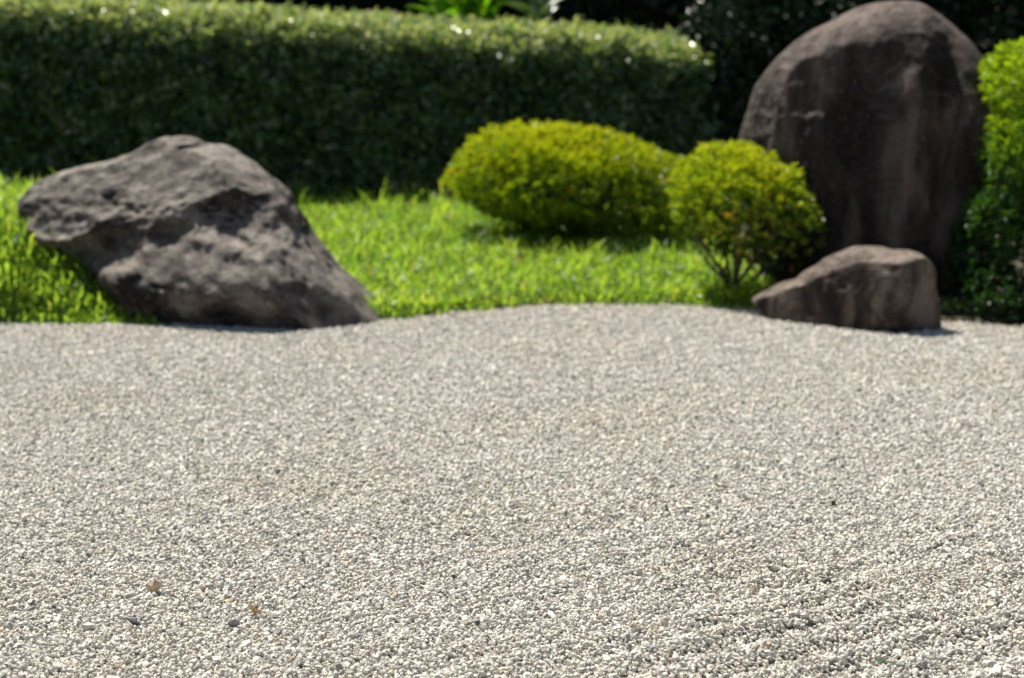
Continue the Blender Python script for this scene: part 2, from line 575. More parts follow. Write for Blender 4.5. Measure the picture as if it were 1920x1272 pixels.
def rock(name, pts, cpx, Yc, ay, mat, sculpt=None, facets=(0, 0.8), amp=(0.02, 0.012, 0.004), seed=0, q=0.8, sub=7, lump=None):
    c, rf = outline_fn(pts, cpx, Yc)
    U, F = ico(sub)
    P = star_points(U, rf, ay, q)
    if sculpt is not None:
        P = sculpt(P, c)
    fr_ = random.Random(seed * 7 + 1)
    for k in range(facets[0]):
        nv = np.array([fr_.uniform(-0.75, 0.75), -fr_.uniform(0.45, 1.0), fr_.uniform(-0.5, facets[2] if len(facets) > 2 else 0.8)])
        nv /= np.linalg.norm(nv)
        dd = P @ nv + 0.012 * fbm(P, 6, 3, seed + 300 + k)
        lim = (P @ nv).max() * (facets[1] + fr_.uniform(-0.07, 0.12))
        over = np.maximum(dd - lim, 0)
        P = P - nv * (over * 0.9)[:, None]
    Nn = U / np.array([1.2, 1.0, 1.2])
    Nn /= np.linalg.norm(Nn, axis=1)[:, None]
    d = amp[0] * fbm(P, 4.5, 4, seed) + amp[1] * fbm(P + 3, 12, 4, seed + 9, ridged=True) + amp[2] * fbm(P + 7, 45, 3, seed + 20)
    sil = (0.45 + 0.55 * np.abs(U[:, 1])) * (1 - 0.62 * sstep((U[:, 2] - 0.25) / 0.5))          # keep the measured outline, let the faces break up more
    P = P + Nn * (d * sil)[:, None]
    base = Vector((c.x, Yc, float(terrain(c.x, Yc))))
    Pw = P + np.array(c) - np.array(base)
    o = obj(name, mesh_np(name, Pw, F, smooth=True), mat)
    o.location = base
    return o

def bumps(P, c, items):
    """items: (px, py, radius_px, dy) measured on the front face; dy<0 comes toward the camera"""
    P = P.copy()
    front = sstep((0.06 - P[:, 1]) / 0.16)
    for px, py, rx, rz, ang, dy in items:
        q = at(px, py, c.y) - c
        s = c.y / FPX
        a = R(ang)
        dx = P[:, 0] - q.x; dz = P[:, 2] - q.z
        u = (dx * math.cos(a) + dz * math.sin(a)) / (rx * s)
        v = (-dx * math.sin(a) + dz * math.cos(a)) / (rz * s)
        P[:, 1] += dy * np.exp(-(u * u + v * v)) * front
    return P

BIG = [(8, 425), (18, 378), (62, 348), (130, 322), (190, 308), (240, 287), (285, 265), (330, 257), (370, 263), (380, 272),
       (425, 276), (460, 297), (510, 335), (548, 365), (560, 395), (590, 450), (632, 500), (688, 552), (742, 600),
       (690, 640), (600, 690), (400, 700), (250, 700), (150, 640), (90, 560), (45, 475)]
def sculpt_big(P, c):
    P = P.copy()
    zr = (P[:, 2] + c.z) / 0.62                       # 0 at the ground, 1 at the crest
    fr = sstep((0.10 - P[:, 1]) / 0.3)
    xr = sstep((P[:, 0] + c.x + 1.32) / 0.5)
    P[:, 1] -= (0.30 * (1 - sstep((zr - 0.0) / 0.66)) * xr) * fr
    P[:, 1] += 0.16 * sstep((zr - 0.62) / 0.4) * fr
    P[:, 1] += -0.42 * np.minimum(P[:, 0] + 0.12, 0)
    return bumps(P, c, [
        (290, 420, 180, 66, 12, 0.125),      # dark hollow under the upper mass
        (180, 460, 90, 40, 10, 0.08), (190, 575, 75, 60, 0, 0.16),
        (430, 400, 80, 50, -20, 0.06),
        (420, 318, 170, 28, -8, -0.06),     # brow
        (105, 400, 80, 60, 30, -0.11),
        (400, 550, 200, 50, -12, -0.05),     # lower apron
        (250, 500, 60, 22, 20, -0.05),
        (545, 520, 40, 60, 40, -0.05),
        (490, 490, 26, 20, 0, 0.06),
        (600, 560, 40, 70, 35, 0.06),
        (400, 585, 120, 14, 0, 0.03),
        (300, 345, 150, 12, 14, 0.03),
        (345, 282, 60, 6, 12, 0.05), (330, 520, 60, 14, -35, 0.04), (440, 520, 50, 12, -30, 0.04), (470, 440, 30, 12, -20, 0.04),
        (520, 580, 50, 30, 30, 0.05), (360, 500, 40, 12, 25, 0.035), (250, 545, 40, 12, -20, 0.03),
        (400, 470, 40, 16, 20, -0.03),
    ])
boulder = rock('boulder', BIG, (360, 470), 8.13, (0.35, 0.36), M['rock_big'], sculpt_big, amp=(0.048, 0.026, 0.010), seed=11, facets=(8, 0.82))
tag(boulder, 'broad dark grey boulder with a dark hollow in its face, at the left gravel edge', 'boulder')

TALL = [(1395, 270), (1405, 225), (1425, 165), (1465, 110), (1510, 70), (1570, 38), (1610, 15), (1660, 3), (1715, 4), (1765, 35),
        (1805, 75), (1835, 120), (1850, 175), (1866, 240), (1866, 300), (1845, 345), (1830, 400), (1825, 480), (1830, 560),
        (1830, 640), (1650, 660), (1480, 640), (1450, 540), (1420, 420), (1398, 330)]
def sculpt_tall(P, c):
    P = P.copy()
    P[:, 1] += -0.33 * P[:, 0]
    P = bumps(P, c, [
        (1580, 330, 60, 240, 0, 0.05), (1500, 250, 40, 160, 5, -0.03), (1690, 400, 50, 250, 0, -0.05),
        (1745, 240, 26, 220, -4, 0.05), (1800, 300, 40, 160, 0, -0.03), (1650, 120, 40, 60, 0, 0.04),
        (1600, 90, 60, 40, 0, -0.05), (1500, 130, 50, 40, 20, -0.04), (1780, 520, 60, 90, 0, 0.04)])
    return P
standing = rock('standing_stone', TALL, (1640, 330), 8.52, (0.24, 0.22), M['rock_tall'], sculpt_tall, amp=(0.030, 0.020, 0.007), seed=33, q=0.74, facets=(5, 0.86, 0.15))
tag(standing, 'tall rounded dark standing stone behind the low rock on the right', 'standing stone')

SMALL = [(1420, 577), (1450, 562), (1505, 536), (1540, 505), (1580, 475), (1620, 462), (1670, 466), (1718, 470), (1738, 490),
         (1745, 530), (1755, 590), (1760, 628), (1740, 660), (1600, 660), (1480, 640), (1440, 598)]
def sculpt_small(P, c):
    P = P.copy()
    P[:, 1] += -0.62 * P[:, 0]
    return bumps(P, c, [(1500, 560, 50, 16, 10, 0.05), (1480, 580, 40, 14, 0, -0.04), (1660, 540, 60, 50, 0, -0.05),
                        (1690, 505, 40, 12, 0, -0.03), (1640, 560, 14, 60, 0, 0.03), (1700, 560, 16, 60, 10, 0.03)])
low_rock = rock('rock', SMALL, (1620, 570), 7.78, (0.21, 0.16), M['rock_small'], sculpt_small, amp=(0.020, 0.013, 0.006), seed=57, q=0.66, sub=6, facets=(9, 0.76, 0.05))
tag(low_rock, 'low wedge shaped brown rock on the gravel in front of the tall stone', 'rock')

# ------------------------------------------------------------------ foliage
def leaves_mesh(name, P, D, Nn, L, W, tint, fold=0.25, bend=0.15):
    """P base points, D direction, Nn leaf normal; two triangles folded on the midrib plus a bent tip"""
    D = D / (np.linalg.norm(D, axis=1)[:, None] + 1e-9)
    S = np.cross(D, Nn); S /= (np.linalg.norm(S, axis=1)[:, None] + 1e-9)
    U = np.cross(S, D)
    L = L[:, None]; W = W[:, None]
    b = P
    m = P + D * L * 0.5
    tip = P + D * L - U * L * bend
    l = m + S * W * 0.5 + U * W * fold
    r = m - S * W * 0.5 + U * W * fold
    n = len(P)
    V = np.stack([b, l, tip, r], 1).reshape(-1, 3)
    i = np.arange(n) * 4
    F = np.concatenate([np.stack([i, i + 2, i + 1], 1), np.stack([i, i + 3, i + 2], 1)])
    return mesh_np(name, V, F, {'tint': np.repeat(tint, 4)})

def rand_unit(n):
    v = rng.normal(size=(n, 3))
    return v / np.linalg.norm(v, axis=1)[:, None]

def shoots_to_leaves(name, P, Dn, per, L, Wr, tint, spread=0.9, lj=0.25, fold=0.2):
    """clusters of leaves round shoot tips"""
    n = len(P)
    Pr = np.repeat(P, per, 0)
    Dr = np.repeat(Dn, per, 0)
    D = Dr + spread * rand_unit(n * per)
    Nn = Dr + 0.6 * rand_unit(n * per) + np.array([0, 0, 0.5])
    Ls = L * rng.uniform(1 - lj, 1 + lj, n * per)
    T0 = np.repeat(tint, per)
    Ti = np.clip(T0 + rng.normal(0, 0.08, n * per), 0, np.where(T0 > 0.935, 1, 0.94))
    Pr = Pr + rand_unit(n * per) * L * 0.35
    return leaves_mesh(name, Pr, D, Nn, Ls, Ls * Wr, Ti, fold)

def star_bush(root, pts, cpx, Yc, ay, nshoot, per, L, mat, seed, inner=0.35, lump=0.06, tintf=None, q=0.8, Wr=0.5, thin=None):
    c, rf = outline_fn(pts, cpx, Yc)
    U = rand_unit(nshoot)
    P = star_points(U, rf, ay, q)
    lumpn = fbm(U * 1.0 + seed, 3.0, 3, seed)
    depth = rng.random(nshoot) ** 2.0 * inner
    stray = np.where(rng.random(nshoot) < 0.02, rng.uniform(1.03, 1.10, nshoot), 1.0)
    P = P * (0.972 * (1 - depth) * stray)[:, None] * (1 + lump * (lumpn[:, None] - 0.2))
    Pd = P.copy()
    Pw = P + np.array(c)
    keep = Pw[:, 2] > terrain(Pw[:, 0], Pw[:, 1]) + 0.02
    if thin is not None: keep &= thin(Pw, U)
    under = sstep((0.05 - U[:, 2]) / 0.8) * (U[:, 1] < 0)
    P[:, 1] += 0.42 * ay[0] * under
    Pw = P + np.array(c)
    keep &= (rng.random(nshoot) > 0.35 * under)
    U, P, Pw, depth = U[keep], P[keep], Pw[keep], depth[keep]
    Dn = U + np.array([0, 0, 0.9])
    Dn /= np.linalg.norm(Dn, axis=1)[:, None]
    t = tintf(P, U, depth)
    me = shoots_to_leaves('foliage', Pw - np.array(root.location), Dn, per, L, Wr, t, spread=0.75)
    f = obj('foliage', me, mat, root)
    f['kind'] = 'stuff'
    return c

def stems(root, base, targets, r0, mat, sub=3, name='stem', seed=0):
    rr = random.Random(seed)
    loc = Vector(root.location)
    base = Vector(base)
    for tgt in targets:
        tgt = Vector(tgt)
        parts = []
        n = 7
        pts = []
        off = Vector((rr.uniform(-1, 1), rr.uniform(-1, 1), 0)) * 0.012
        for i in range(n):
            f = i / (n - 1)
            p = base.lerp(tgt, f)
            p.z = base.z + (tgt.z - base.z) * f ** 0.8
            p += Vector((math.sin(f * 5 + rr.random()), math.cos(f * 6 + rr.random()), 0)) * 0.010 * math.sin(f * math.pi)
            pts.append(p + off * (1 - f) - loc)
        parts.append(tube(pts, [r0 * (1 - 0.72 * i / (n - 1)) for i in range(n)]))
        for k in range(sub):
            i = rr.randint(2, n - 2)
            a = pts[i]
            ln = (tgt - base).length * rr.uniform(0.25, 0.5)
            d = ((tgt - base).normalized() + Vector((rr.uniform(-1, 1), rr.uniform(-1, 1), rr.uniform(0, 0.7)))).normalized()
            parts.append(tube([a, a + d * ln * 0.5 + Vector((0, 0, 0.01)), a + d * ln], [r0 * 0.45, r0 * 0.3, r0 * 0.12], 5))
        obj(name, tubes_mesh(name, parts), mat, root)

# long clipped hedge
def build_hedge():
    Y0 = 10.95
    ends = 0.93
    def ztop(x):
        pxs = 960 + x / 11.0 * FPX
        py = np.interp(pxs, [-900, 0, 300, 700, 1000, 1200, 1340], [-50, -16, 2, 30, 44, 56, 82])
        return CAM_H + (-20 - py) * 11.0 / FPX - 0.032
    root = empty('hedge', (-1.5, Y0 + 0.35, float(terrain(-1.5, Y0 + 0.3))))
    tag(root, 'long clipped dark green hedge with a sunlit pale top running behind the lawn', 'hedge')
    rad, wid = 0.14, 0.75
    n = 60000
    # parameter along the cross section: front face, shoulder, top
    Pl, Nl = [], []
    x = rng.uniform(-4.6, ends, n)
    s = rng.random(n)
    zt = ztop(x)
    H = zt - 0.05
    front = s < 0.66
    sh = (s >= 0.66) & (s < 0.80)
    z = np.zeros(n); y = np.zeros(n); nyv = np.zeros(n); nzv = np.zeros(n)
    u = rng.random(n)
    z[front] = (0.03 + u * (H - rad))[front]; y[front] = Y0; nyv[front] = -1
    a = u * np.pi / 2
    z[sh] = (zt - rad + rad * np.sin(a))[sh]; y[sh] = (Y0 + rad - rad * np.cos(a))[sh]
    nyv[sh] = -np.cos(a)[sh]; nzv[sh] = np.sin(a)[sh]
    top = s >= 0.80
    z[top] = zt[top]; y[top] = (Y0 + rad + u * (wid - rad))[top]; nzv[top] = 1
    P = np.stack([x, y, z], 1)
    Nn = np.stack([0 * x, nyv, nzv], 1)
    # right end rounding
    e = x - (ends - 0.16)
    m = e > 0
    ph = np.clip(e / 0.16, 0, 1)
    P[m, 1] += (0.16 * (1 - np.sqrt(1 - ph[m] ** 2))) * (nyv[m] < 0)
    P[m, 2] -= 0.10 * (1 - np.sqrt(1 - ph[m] ** 2)) * (nzv[m] > 0)
    Nn[m, 0] += ph[m]
    # end face
    k = 2600
    Pe = np.stack([np.full(k, ends), Y0 + 0.1 + rng.random(k) * (wid - 0.1), 0.03 + rng.random(k) * (ztop(np.array([ends]))[0] - 0.12)], 1)
    P = np.concatenate([P, Pe]); Nn = np.concatenate([Nn, np.tile([[1.0, 0, 0]], (k, 1))])
    lump = fbm(P, 5.0, 3, 5)
    dep = rng.random(len(P)) ** 1.5 * 0.30
    P = P + Nn * (0.035 * lump + 0.03 * fbm(P, 14, 2, 71) - dep)[:, None]
    P += rng.normal(0, 0.008, P.shape)
    g = terrain(P[:, 0], P[:, 1])
    k = P[:, 2] > g + 0.02
    # ragged lower skirt
    k &= (P[:, 2] > g + 0.06 + 0.05 * fbm(P, 6, 2, 8)) | (rng.random(len(P)) < 0.3)
    P, Nn, dep, lump = P[k], Nn[k], dep[k], lump[k]
    D = Nn * 0.8 + np.array([0, 0, 0.55])
    D /= np.linalg.norm(D, axis=1)[:, None]
    t = np.clip(0.50 + 0.25 * fbm(P, 9, 2, 2) + rng.normal(0, 0.24, len(P)) + 0.50 * np.clip(Nn[:, 2] * 2, 0, 1) - 0.6 * dep, 0, 0.985)  # sun sheen painted in: upward-facing leaves tinted paler, inner ones darker
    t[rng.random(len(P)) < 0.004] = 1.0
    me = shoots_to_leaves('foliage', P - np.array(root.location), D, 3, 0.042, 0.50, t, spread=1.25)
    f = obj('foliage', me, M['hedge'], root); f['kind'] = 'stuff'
    for i, xx in enumerate(np.arange(-4.3, ends - 0.1, 0.42)):
        xx = xx + random.uniform(-0.08, 0.08)
        yb = Y0 + 0.35 + random.uniform(-0.08, 0.08)
        zb = float(terrain(xx, yb)) - 0.02
        tg = [(xx + random.uniform(-0.18, 0.18), yb + random.uniform(-0.25, 0.25), float(ztop(np.array([xx]))[0]) - 0.1) for _ in range(3)]
        parts = []
        for q_ in tg:
            b = Vector((xx, yb, zb)) - Vector(root.location); q = Vector(q_) - Vector(root.location)
            mid = b.lerp(q, 0.35) + Vector((random.uniform(-.03, .03), 0, 0))
            parts.append(tube([b, mid, q], [0.016, 0.011, 0.004], 6))
        obj('stem', tubes_mesh('stem', parts), M['bark'], root)
build_hedge()

# azalea mounds
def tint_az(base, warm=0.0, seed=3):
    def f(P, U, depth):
        t = base + 0.22 * fbm(P, 7, 3, seed) + 0.42 * (U[:, 2]) - 0.8 * depth  # sunlit tops and shaded lower, inner leaves painted into the tint
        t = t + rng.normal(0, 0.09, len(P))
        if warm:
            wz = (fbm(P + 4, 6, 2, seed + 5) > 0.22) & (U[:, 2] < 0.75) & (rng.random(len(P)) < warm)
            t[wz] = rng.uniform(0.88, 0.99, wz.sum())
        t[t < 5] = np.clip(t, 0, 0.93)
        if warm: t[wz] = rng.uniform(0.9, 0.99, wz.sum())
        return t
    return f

AZ1 = [(806, 350), (822, 306), (856, 268), (905, 243), (960, 234), (1020, 234), (1090, 240), (1150, 252), (1215, 272), (1275, 296),
       (1310, 340), (1300, 400), (1258, 450), (1180, 462), (1080, 440), (960, 420), (890, 400), (850, 375)]
r1 = empty('azalea_bush', (at(1060, 450, 9.75).x, 9.75, float(terrain(at(1060, 450, 9.75).x, 9.75))))
tag(r1, 'wide low clipped yellow green bush on the lawn left of the smaller stemmed one', 'bush', 'clipped azalea bushes')
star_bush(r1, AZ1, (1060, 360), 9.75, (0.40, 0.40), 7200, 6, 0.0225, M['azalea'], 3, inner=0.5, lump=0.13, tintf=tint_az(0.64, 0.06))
b0 = Vector(r1.location)
stems(r1, b0, [b0 + Vector((dx, dy, 0.36 - abs(dx) * 0.25)) for dx, dy in ((-0.34, 0.0), (-0.18, -0.15), (0.0, 0.1), (0.14, -0.12), (0.3, 0.0), (0.38, -0.08))],
      0.011, M['bark'], 4, seed=1)

AZ2 = [(1262, 330), (1275, 300), (1310, 272), (1360, 262), (1410, 275), (1460, 300), (1512, 340), (1552, 398), (1574, 450), (1568, 482),
       (1530, 508), (1480, 520), (1420, 510), (1370, 492), (1320, 470), (1285, 440), (1262, 395)]
y2 = 8.42
g2 = at(1368, 572, 8.42)
r2 = empty('azalea_bush', (g2.x, y2, float(terrain(g2.x, y2))))
tag(r2, 'small round clipped bush with bare stems and orange tinged leaves beside the tall stone', 'bush', 'clipped azalea bushes')
def thin2(P, U):
    low = U[:, 2] < -0.15
    return (~low) | (rng.random(len(P)) < np.where(U[:, 2] < -0.5, 0.22, 0.45))
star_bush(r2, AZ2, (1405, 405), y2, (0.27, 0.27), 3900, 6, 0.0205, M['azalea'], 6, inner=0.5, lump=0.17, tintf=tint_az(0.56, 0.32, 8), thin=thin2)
b0 = Vector(r2.location)
stems(r2, b0, [at(px, py, y2 + dy) for px, py, dy in ((1290, 420, -0.05), (1330, 380, 0.1), (1375, 340, -0.08), (1430, 360, 0.08), (1490, 400, -0.05), (1520, 450, 0.05), (1310, 470, 0.0))],
      0.0085, M['bark'], 5, seed=2)

AZ3 = [(1850, 345), (1860, 235), (1848, 130), (1868, 102), (1910, 88), (2000, 78), (2120, 90), (2230, 150), (2290, 260), (2300, 400),
       (2290, 560), (2250, 620), (2050, 625), (1850, 630), (1806, 580), (1800, 450), (1818, 385)]
y3 = 8.12
g3 = at(2050, 600, y3)
r3 = empty('azalea_bush', (g3.x, y3, float(terrain(g3.x, y3))))
tag(r3, 'tall bright green clipped bush cut off by the right edge beside the tall stone', 'bush', 'clipped azalea bushes')
c3, rf3 = outline_fn(AZ3, (2050, 350), y3)
def bush3():
    n = 9500
    U = rand_unit(n)
    P = star_points(U, rf3, (0.42, 0.42), 0.72)
    Pw = P + np.array(c3)
    # a furrow that cuts the mound into a cap and a fuller lower lobe
    zc = at(1900, 205, y3).z - 0.02 * (Pw[:, 0] - c3.x)
    cut = np.exp(-((Pw[:, 2] - zc) / 0.035) ** 2)
    lower = Pw[:, 2] < zc
    sc = 1 - 0.13 * cut
    dep = rng.random(n) ** 2.2 * 0.35
    lump = 1 + 0.08 * fbm(U, 3.5, 3, 77)
    P = P * (sc * (1 - dep) * lump)[:, None]
    P[:, 1] -= np.where(lower, 0.07, 0) * (U[:, 1] < 0)
    P[:, 1] += 0.16 * sstep((at(1900, 330, y3).z - Pw[:, 2]) / 0.25) * (U[:, 1] < 0) * sstep((Pw[:, 2] - 0.02) / 0.2)
    Pw = P + np.array(c3)
    k = Pw[:, 2] > terrain(Pw[:, 0], Pw[:, 1]) + 0.03
    P, U, Pw, dep = P[k], U[k], Pw[k], dep[k]
    D = U + np.array([0, 0, 0.6]); D /= np.linalg.norm(D, axis=1)[:, None]
    t = np.clip(0.30 + 0.2 * fbm(P, 7, 3, 4) + 0.75 * U[:, 2] - 0.5 * dep + rng.normal(0, 0.09, len(P)), 0, 1)  # shade below the cap painted in: lower and inner leaves tinted darker
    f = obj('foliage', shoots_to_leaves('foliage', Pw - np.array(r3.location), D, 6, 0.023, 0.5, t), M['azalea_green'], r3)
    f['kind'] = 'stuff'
bush3()
b0 = Vector(r3.location)
stems(r3, b0, [b0 + Vector((dx, dy, dz)) for dx, dy, dz in ((-0.3, 0.0, 0.5), (-0.15, -0.15, 0.75), (0.0, 0.1, 0.8), (0.2, -0.1, 0.7), (0.35, 0.05, 0.5))],
      0.014, M['bark'], 4, seed=3)

# dark evergreen shrubs and small trees behind
def evergreen(x, y, h, rx, ry, label, seed, n=12000, L=0.055, mat='dark_leaf'):
    z0 = float(terrain(x, y))
    root = empty('evergreen_tree', (x, y, z0))
    tag(root, label, 'tree', 'dark evergreen trees behind the hedge')
    U = rand_unit(n)
    lump = 1 + 0.16 * fbm(U + seed, 2.5, 3, seed)
    dep = rng.random(n) ** 1.8 * 0.4
    P = U * np.array([rx, ry, h * 0.52]) * (lump * (1 - dep))[:, None] + np.array([0, 0, h * 0.53])
    P = P[P[:, 2] > 0.04]
    U = U[:len(P)]
    D = P / np.array([rx, ry, h]) ; D[:, 2] = 0.1; D = D / np.linalg.norm(D, axis=1)[:, None]
    t = np.clip(0.45 + 0.3 * fbm(P, 4, 3, seed) + rng.normal(0, 0.15, len(P)), 0, 1)
    f = obj('crown', shoots_to_leaves('crown', P, D, 4, L, 0.45, t, spread=1.1), M[mat], root)
    f['kind'] = 'stuff'
    parts = [tube([(0, 0, -0.03), (0.03, 0, h * 0.35), (0, 0.02, h * 0.8)], [0.06, 0.045, 0.015], 9)]
    rr = random.Random(seed)
    for k in range(9):
        zz = h * rr.uniform(0.15, 0.7); a = rr.uniform(0, 6.28)
        parts.append(tube([(0, 0, zz), (math.cos(a) * rx * 0.45, math.sin(a) * ry * 0.45, zz + 0.12), (math.cos(a) * rx * 0.85, math.sin(a) * ry * 0.85, zz + 0.3)],
                          [0.022, 0.014, 0.004], 6))
    obj('trunk', tubes_mesh('trunk', parts), M['bark'], root)
    return root

ET = [(-4.4, 13.4, 3.0, 0.95, 0.8, 'dark evergreen tree behind the far left end of the hedge'),
      (-3.0, 13.2, 3.2, 0.95, 0.8, 'dark evergreen tree behind the hedge above the grass at the left edge'),
      (-1.6, 14.3, 3.0, 0.9, 0.8, 'dark evergreen tree behind the hedge above the big boulder'),
      (-0.35, 14.3, 2.9, 0.85, 0.8, 'dark evergreen tree behind the bright broad leaved plant'),
      (0.95, 13.3, 3.0, 0.8, 0.75, 'dark evergreen tree behind the rounded right end of the hedge'),
      (1.6, 12.0, 2.9, 0.75, 0.7, 'dark evergreen tree between the hedge end and the tall stone'),
      (2.55, 11.6, 3.2, 0.85, 0.8, 'dark evergreen tree rising directly behind the tall stone'),
      (3.7, 11.5, 3.2, 0.9, 0.8, 'dark evergreen tree behind the bright bush at the right edge'),
      (-3.8, 15.2, 3.4, 1.3, 0.9, 'dark evergreen tree deep in the shade behind the left part of the hedge'),
      (-1.2, 15.2, 3.4, 1.4, 0.9, 'dark evergreen tree deep in the shade behind the middle of the hedge'),
      (1.5, 14.6, 3.4, 1.4, 0.9, 'dark evergreen tree deep in the shade between the hedge end and tall stone'),
      (4.0, 14.0, 3.4, 1.4, 0.9, 'dark evergreen tree deep in the shade at the top right corner'),
      (1.35, 11.35, 1.15, 0.55, 0.45, 'low dark evergreen shrub just right of the hedge end')]
for i, (x, y, h, rx, ry, lb) in enumerate(ET):
    evergreen(x, y, h, rx, ry, lb, 200 + i)

# ------------------------------------------------------------------ lawn grass
def grass():
    n = 170000
    x = rng.uniform(-4.2, 1.5, n * 2)
    y = rng.uniform(7.7, 11.2, n * 2)
    x[:55000] = rng.uniform(-2.3, -1.05, 55000)
    y[:55000] = rng.uniform(7.75, 8.6, 55000)
    t = y - edge_y(x)
    keep = t > rng.uniform(-0.045, 0.05, n * 2)
    right = 1 - sstep((x - (0.72 + 0.0 * y)) / 0.25)
    keep &= rng.random(n * 2) < right
    dens = 0.75 + 0.35 * fbm(np.stack([x, y, 0 * x], 1), 2.5, 3, 12)
    keep &= rng.random(n * 2) < dens
    # no blades inside the rocks
    keep &= ~((((x + 1.05) / 0.50) ** 2 + ((y - 8.25) / 0.42) ** 2 < 1) & ~((x < -1.08) & (y < 8.06)))
    keep &= ~((x > -1.08) & (x < -0.50) & (y < 8.1))
    # thinner far away in the hedge's foot
    keep &= rng.random(n * 2) < np.where(x < -2.6, 0.5, 1.0)
    x, y, t = x[keep], y[keep], t[keep]
    z = terrain(x, y)
    n = len(x)
    clump = fbm(np.stack([x, y, 0 * x], 1), 7, 2, 22)
    hh = 0.034 + 0.026 * rng.random(n) + 0.018 * np.clip(clump, -0.6, 1)
    left_ = (x < -1.1).astype(float)
    tall = rng.random(n) < 0.05 + 0.05 * sstep(clump * 2) + 0.02 * left_
    hh[tall] *= rng.uniform(1.4, 2.3, tall.sum())
    left = (1 - sstep((x + 1.75) / 0.35))
    hh *= np.where((x < -1.05) & (t < 0.5), 0.9, 1.0)
    hh *= 0.55 + 0.45 * sstep(t / 0.12)
    ys = y > 10.5
    hh[ys] *= 1.25
    bend = rng.uniform(0.15, 1.0, n)
    ang = rng.uniform(0, 2 * np.pi, n)
    dx, dy = np.cos(ang) * bend, np.sin(ang) * bend
    wdt = rng.uniform(0.0024, 0.0052, n)
    fa = ang + np.pi / 2 + rng.normal(0, 0.4, n)
    sx, sy = np.cos(fa) * wdt, np.sin(fa) * wdt
    B = np.stack([x, y, z - 0.004], 1)
    S = np.stack([sx, sy, 0 * sx], 1)
    m = B + np.stack([dx * hh * 0.30, dy * hh * 0.30, hh * 0.6], 1)
    tip = B + np.stack([dx * hh, dy * hh, hh * (1.05 - 0.35 * bend)], 1)
    V = np.stack([B - S * 0.8, B + S * 0.8, m + S, m - S, tip], 1).reshape(-1, 3)
    i = np.arange(n) * 5
    F = np.concatenate([np.stack([i, i + 1, i + 2], 1), np.stack([i, i + 2, i + 3], 1), np.stack([i + 3, i + 2, i + 4], 1)])
    tt = np.clip(0.45 + 0.22 * clump + rng.normal(0, 0.16, n), 0, 0.9)
    dry = rng.random(n) < 0.04 + 0.10 * sstep(fbm(np.stack([x, y, 0 * x], 1), 3.3, 2, 40) * 2.5)
    tt[dry] = rng.uniform(0.92, 1.0, dry.sum())
    o = obj('grass', mesh_np('grass', V, F, {'tint': np.repeat(tt, 5)}), M['grass'])
    tag(o, 'bright green short grass of the lawn around the boulder', 'grass', kind='stuff')
grass()


# ------------------------------------------------------------------ broad leaved plants behind the hedge
def broad_leaf(root, base, d, length, width, mat, tint, seed):
    rr = random.Random(seed)
    d = Vector(d).normalized()
    side = d.cross(Vector((0, 0, 1)))
    if side.length < 0.1: side = Vector((1, 0, 0))
    side.normalize()
    side = (Matrix.Rotation(rr.uniform(-0.9, 0.9), 3, d) @ side)
    up = side.cross(d)
    n = 9
    V, F = [], []
    droop = rr.uniform(0.1, 0.35)
    for i in range(n):
        f = i / (n - 1)
        w = width * 0.5 * (math.sin(math.pi * f ** 0.8) ** 0.8 if 0 < f < 1 else 0) + 0.0015
        p = Vector(base) + d * length * f + Vector((0, 0, -1)) * droop * length * f * f
        V += [p - side * w + up * w * 0.35, p, p + side * w + up * w * 0.35]
    for i in range(n - 1):
        a = i * 3
        F += [(a, a + 1, a + 4, a + 3), (a + 1, a + 2, a + 5, a + 4)]
    me = bpy.data.meshes.new('leaf')
    me.from_pydata([tuple(v) for v in V], [], F)
    for p in me.polygons: p.use_smooth = True
    at_ = me.attributes.new('tint', 'FLOAT', 'POINT')
    for q in at_.data: q.value = tint
    obj('leaf', me, mat, root)

def broad_plant(name, label, px, Y, spread, count, mat, L, W, seed, zlo=0.72, zhi=1.12):
    rr = random.Random(seed)
    c = at(px, 20, Y)
    z0 = float(terrain(c.x, Y))
    root = empty(name, (c.x, Y, z0))
    tag(root, label, 'plant')
    ns = 5
    tops = []
    for k in range(ns):
        tx, ty = rr.uniform(-1, 1) * spread, rr.uniform(-0.08, 0.10)
        zt = rr.uniform(1.05, 1.3) - z0
        obj('stem', tubes_mesh('stem', [tube([(tx * 0.3, ty * 0.3, -0.02), (tx * 0.8, ty, zt * 0.6), (tx, ty, zt)], [0.008, 0.006, 0.003], 6)]), mat, root).data.attributes.new('tint', 'FLOAT', 'POINT')
        tops.append((tx, ty, zt))
    for k in range(count):
        tx, ty, zt = tops[k % ns]
        z = rr.uniform(zlo, zhi) - z0
        a = rr.uniform(0, 2 * math.pi)
        d = (math.cos(a) * rr.uniform(0.5, 1.1), math.sin(a) * 0.7, rr.uniform(0.3, 1.3))
        broad_leaf(root, (tx, ty, z), d, L * rr.uniform(0.7, 1.15), W * rr.uniform(0.8, 1.2), mat, rr.random(), seed * 100 + k)
broad_plant('broad_leaf_plant', 'bright lime broad leaved plant showing above the middle of the hedge', 868, 11.88, 0.14, 95, M['broad'], 0.19, 0.05, 5, 0.88, 1.06)
broad_plant('broad_leaf_plant', 'grey green long leaved plant right of the lime plant above the hedge', 1000, 11.88, 0.07, 30, M['broad_grey'], 0.18, 0.034, 9, 0.86, 1.02)

